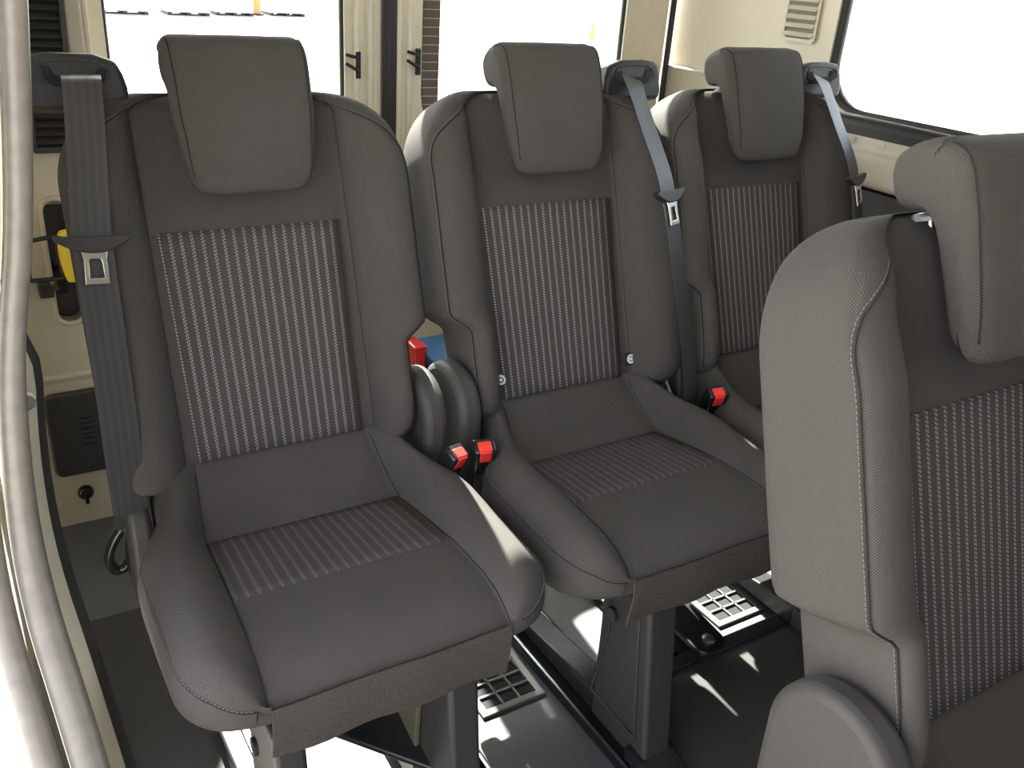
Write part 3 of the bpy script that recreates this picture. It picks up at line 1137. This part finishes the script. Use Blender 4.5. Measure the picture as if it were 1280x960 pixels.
    pol = chaikin([(-.064, -.002), (-.050, .032), (.046, .034), (.058, .020), (.060, -.030), (.046, -.036), (-.064, -.034)], 1)
    rotg = Matrix.Rotation(math.radians(-14), 3, 'X')
    gd = MB().prism([g0 + rotg @ Vector((x, 0, z)) for x, z in pol], rotg @ Vector((0, .075, 0)))
    guide = build('belt_guide', gd, M['black'], t, bevel=.008, mirror=mr)
    ins = chaikin([(-.044, .022), (.036, .024), (.046, .006), (.036, -.004), (-.04, -.008)], 2)
    sub('guide_bezel', MB().tube([g0 + rotg @ Vector((x, -.0005, z)) for x, z in ins], .0016, 6, closed=True), M['dark'], guide, smooth=True)
    slot = [(-.040, .012), (-.030, .014), (-.024, .002), (.020, .004), (.026, .016), (.036, .017), (.034, .002), (.024, -.008), (-.026, -.010), (-.038, .0)]
    sub('belt_slot', MB().prism([g0 + rotg @ Vector((x, -.002, z)) for x, z in slot], rotg @ Vector((0, .003, 0))), M['void'], guide)
    # belt
    bpth = smoothpath(belt_path, 2)
    be = build('seat_belt', ribbon(bpth, belt_w, .046, .0016), M['belt'], t, smooth=40, mirror=mr)
    if mirror:
        an = sub('belt_anchor', MB().lathe([(.020, -.016), (.022, -.012), (.022, .012), (.020, .016)], (.212, -.05, .545), (1, 0, 0), 16), M['dark'], be, smooth=40)
        lp = MB()
        lp.tube(smoothpath([(.224, -.06, .55), (.246, -.06, .52), (.254, -.055, .485), (.24, -.05, .462), (.222, -.055, .48), (.216, -.06, .53)], 2), .008, 8)
        lp.tube(smoothpath([(.212, -.06, .55), (.224, -.07, .50), (.216, -.07, .455), (.205, -.06, .44)], 2), .009, 8)
        be['_org'] = (0, 0, FL)
        build('anchor_loop', lp, M['black_gloss'], be, smooth=True, mirror=mr)
    # tongue on the belt
    tc = Vector(belt_path[tongue_i])
    td = (Vector(belt_path[tongue_i+1]) - Vector(belt_path[tongue_i-1])).normalized()
    wd = Vector(belt_w if not isinstance(belt_w, list) else belt_w[0])
    wd = (wd - td*wd.dot(td)).normalized()
    nn = td.cross(wd).normalized()
    if nn.y > 0:
        nn = -nn
    def L(a, b, c=0):
        return tc + wd*a + td*b + nn*c
    pol = chaikin([(-.036, -.008), (.034, -.006), (.042, -.009), (.045, -.003), (.03, .006), (.013, .0135), (-.013, .0135), (-.03, .006), (-.046, -.004), (-.042, -.010)], 2)
    tg = sub('belt_tongue', MB().prism([L(a, b, -.004) for a, b in pol], nn*.012), M['black'], be, bevel=.003)
    tm = MB()
    outer = [(-.016, .009), (.016, .009), (.0135, .022), (.0145, .052), (-.0145, .052), (-.0135, .022)]
    inner = [(-.006, .021), (.006, .021), (.0075, .025), (.0085, .044), (-.0085, .044), (-.0075, .025)]
    tm.ring([L(a, b, .0015) for a, b in outer], [L(a, b, .0015) for a, b in inner], nn*.003)
    o = sub('tongue_plate', tm, M['steel'], be, bevel=.0008)
    o['label'] = 'chrome tongue plate'
    if tags:
        for (x, z, y, sgn) in ((-.131, .683, -.095, -1), (.138, .676, -.097, 1)):
            p0 = bp(x, (Vector((x, y, z))-ORG).dot(UPV), .006)
            tg_ = sub('fabric_tag', MB().box(p0, (.024 if sgn > 0 else .010, .004, .022), Matrix.Rotation(math.radians(-19), 3, 'X')), M['black'], t, bevel=.001)
            c0 = p0 + NRM*.0022 + Vector((.002*sgn, 0, 0))
            ax = NRM + Vector((-.9 if sgn < 0 else 0, 0, 0))
            mbx = MB()
            ang = [2*PI*k/16 for k in range(16)]
            ax = ax.normalized()
            a1 = ax.orthogonal().normalized()
            b1 = ax.cross(a1)
            mbx.ring([c0 + (a1*math.cos(q)+b1*math.sin(q))*.0085 for q in ang], [c0 + (a1*math.cos(q)+b1*math.sin(q))*.0052 for q in ang], ax*.0012)
            mbx.lathe([(.0032, 0), (.0032, .0014)], c0, ax, 12)
            o = sub('tag_emblem', mbx, M['white'], tg_)
            o['label'] = 'white ring emblem on the tag'
    return t

M['grey_bezel'] = mat('grey_bezel_plastic', (.2, .19, .175), .35)

# belts (seat-local, drawn for a seat whose belt hangs on its +x shoulder)
BELT_B = [(.185, .045, 1.145), (.178, .02, 1.128), (.181, -.03, 1.06), (.186, -.068, 1.01), (.191, -.085, .970), (.201, -.118, .87), (.214, -.148, .76), (.220, -.172, .68), (.222, -.185, .63), (.220, -.185, .56)]
BELT_A = [(.192, .045, 1.15), (.196, .012, 1.145), (.204, -.025, 1.08), (.213, -.055, 1.02), (.219, -.080, .970), (.221, -.112, .87), (.223, -.140, .77), (.225, -.155, .68), (.220, -.115, .60), (.214, -.07, .55)]
def clones(root, X, Yo, label, skip=()):
    r = root.copy()
    C.objects.link(r)
    r.location = (X, Yo, FL)
    r['label'] = label
    def kids(src, dst):
        for ch in list(src.children):
            if ch.name.split('.')[0] in skip:
                continue
            c = ch.copy()
            C.objects.link(c)
            c.parent = dst
            kids(ch, c)
    kids(root, r)
    return r

s1 = make_seat(0, 0, 'charcoal rear seat beside the open door, buckle and cover towards the middle seat', True, BELT_A, (1, -.18, 0), 4, legs=((-.13, -.085), (.105, .145)), arm_pts=((.03, -.275, .31), (-.128, -.43, .27)))
s2 = make_seat(.503, 0, 'middle charcoal rear seat with two white ring tags at its striped backrest', False, BELT_B, (1, .35, 0), 4, tags=True, legs=((-.083, -.028),), arm_pts=((.187, -.16, .215), (.192, -.36, .195)))
s3 = clones(s2, .985, 0, 'charcoal rear seat at the side window, half hidden by the front seat', skip=('fabric_tag', 'link_arm', 'recliner_cover'))
s4 = clones(s2, .494, -.804, 'large charcoal seat standing alone in the row before the rear seats', skip=('fabric_tag',))

# ================================================================== OUTSIDE
def crate(x, y, w_, h, d, label, m):
    t = empty('cargo_crate', (x, y, -.45), label, 'crate', 'pale crates standing far off on the bright yard')
    build('body', MB().box((x, y, -.45+.07+h/2), (w_, d, h)), m, t, bevel=.03)
    for k in range(3):
        build('shadow_skid', MB().box((x-w_/2+.06+(w_-.12)*k/2, y, -.45+.035), (.10, d, .07)), M['rubber_shadow'], t)  # black blocks stand for the shadow line under the crate
    return t
crate(3.9, 24.2, 1.1, 1.0, .9, 'first pale crate from the corner post, far off in the yard', M['white'])
crate(5.45, 24.4, 1.05, 1.1, .9, 'second pale crate from the corner post, far off in the yard', M['white'])
crate(6.75, 24.9, 1.0, 1.0, .9, 'third pale crate, standing before the orange post in the yard', M['white'])
crate(8.35, 25.4, 1.0, 1.1, .9, 'fourth pale crate, beyond the orange post in the yard', M['white'])
t = empty('bollard', (7.5, 25.0, -.45), 'rust orange bollard standing between pale crates far off in the yard', 'bollard')
build('post', MB().lathe([(.10, 0), (.10, 1.0), (.06, 1.1)], (7.5, 25.0, -.45), (0, 0, 1), 14), M['orange'], t, smooth=40)
build('foot', MB().lathe([(.2, 0), (.18, .05)], (7.5, 25.0, -.45), (0, 0, 1), 14), M['rubber_shadow'], t)
t = empty('traffic_cone', (15.2, 20.0, -.45), 'small faded orange traffic cone far off behind the second rear window', 'cone')
build('cone', MB().lathe([(.10, .03), (.03, .42), (.02, .43)], (15.2, 20.0, -.45), (0, 0, 1), 16), M['orange'], t, smooth=40)
build('base', MB().box((15.2, 20.0, -.435), (.3, .3, .03)), M['white'], t)
mb = MB().box((27, 13.5, -.40), (13, .25, .1))
tag(build('kerb', mb, M['white']), 'pale concrete kerb far off outside the side window', 'kerb')

for o in bpy.data.objects:
    if '_org' in o:
        del o['_org']
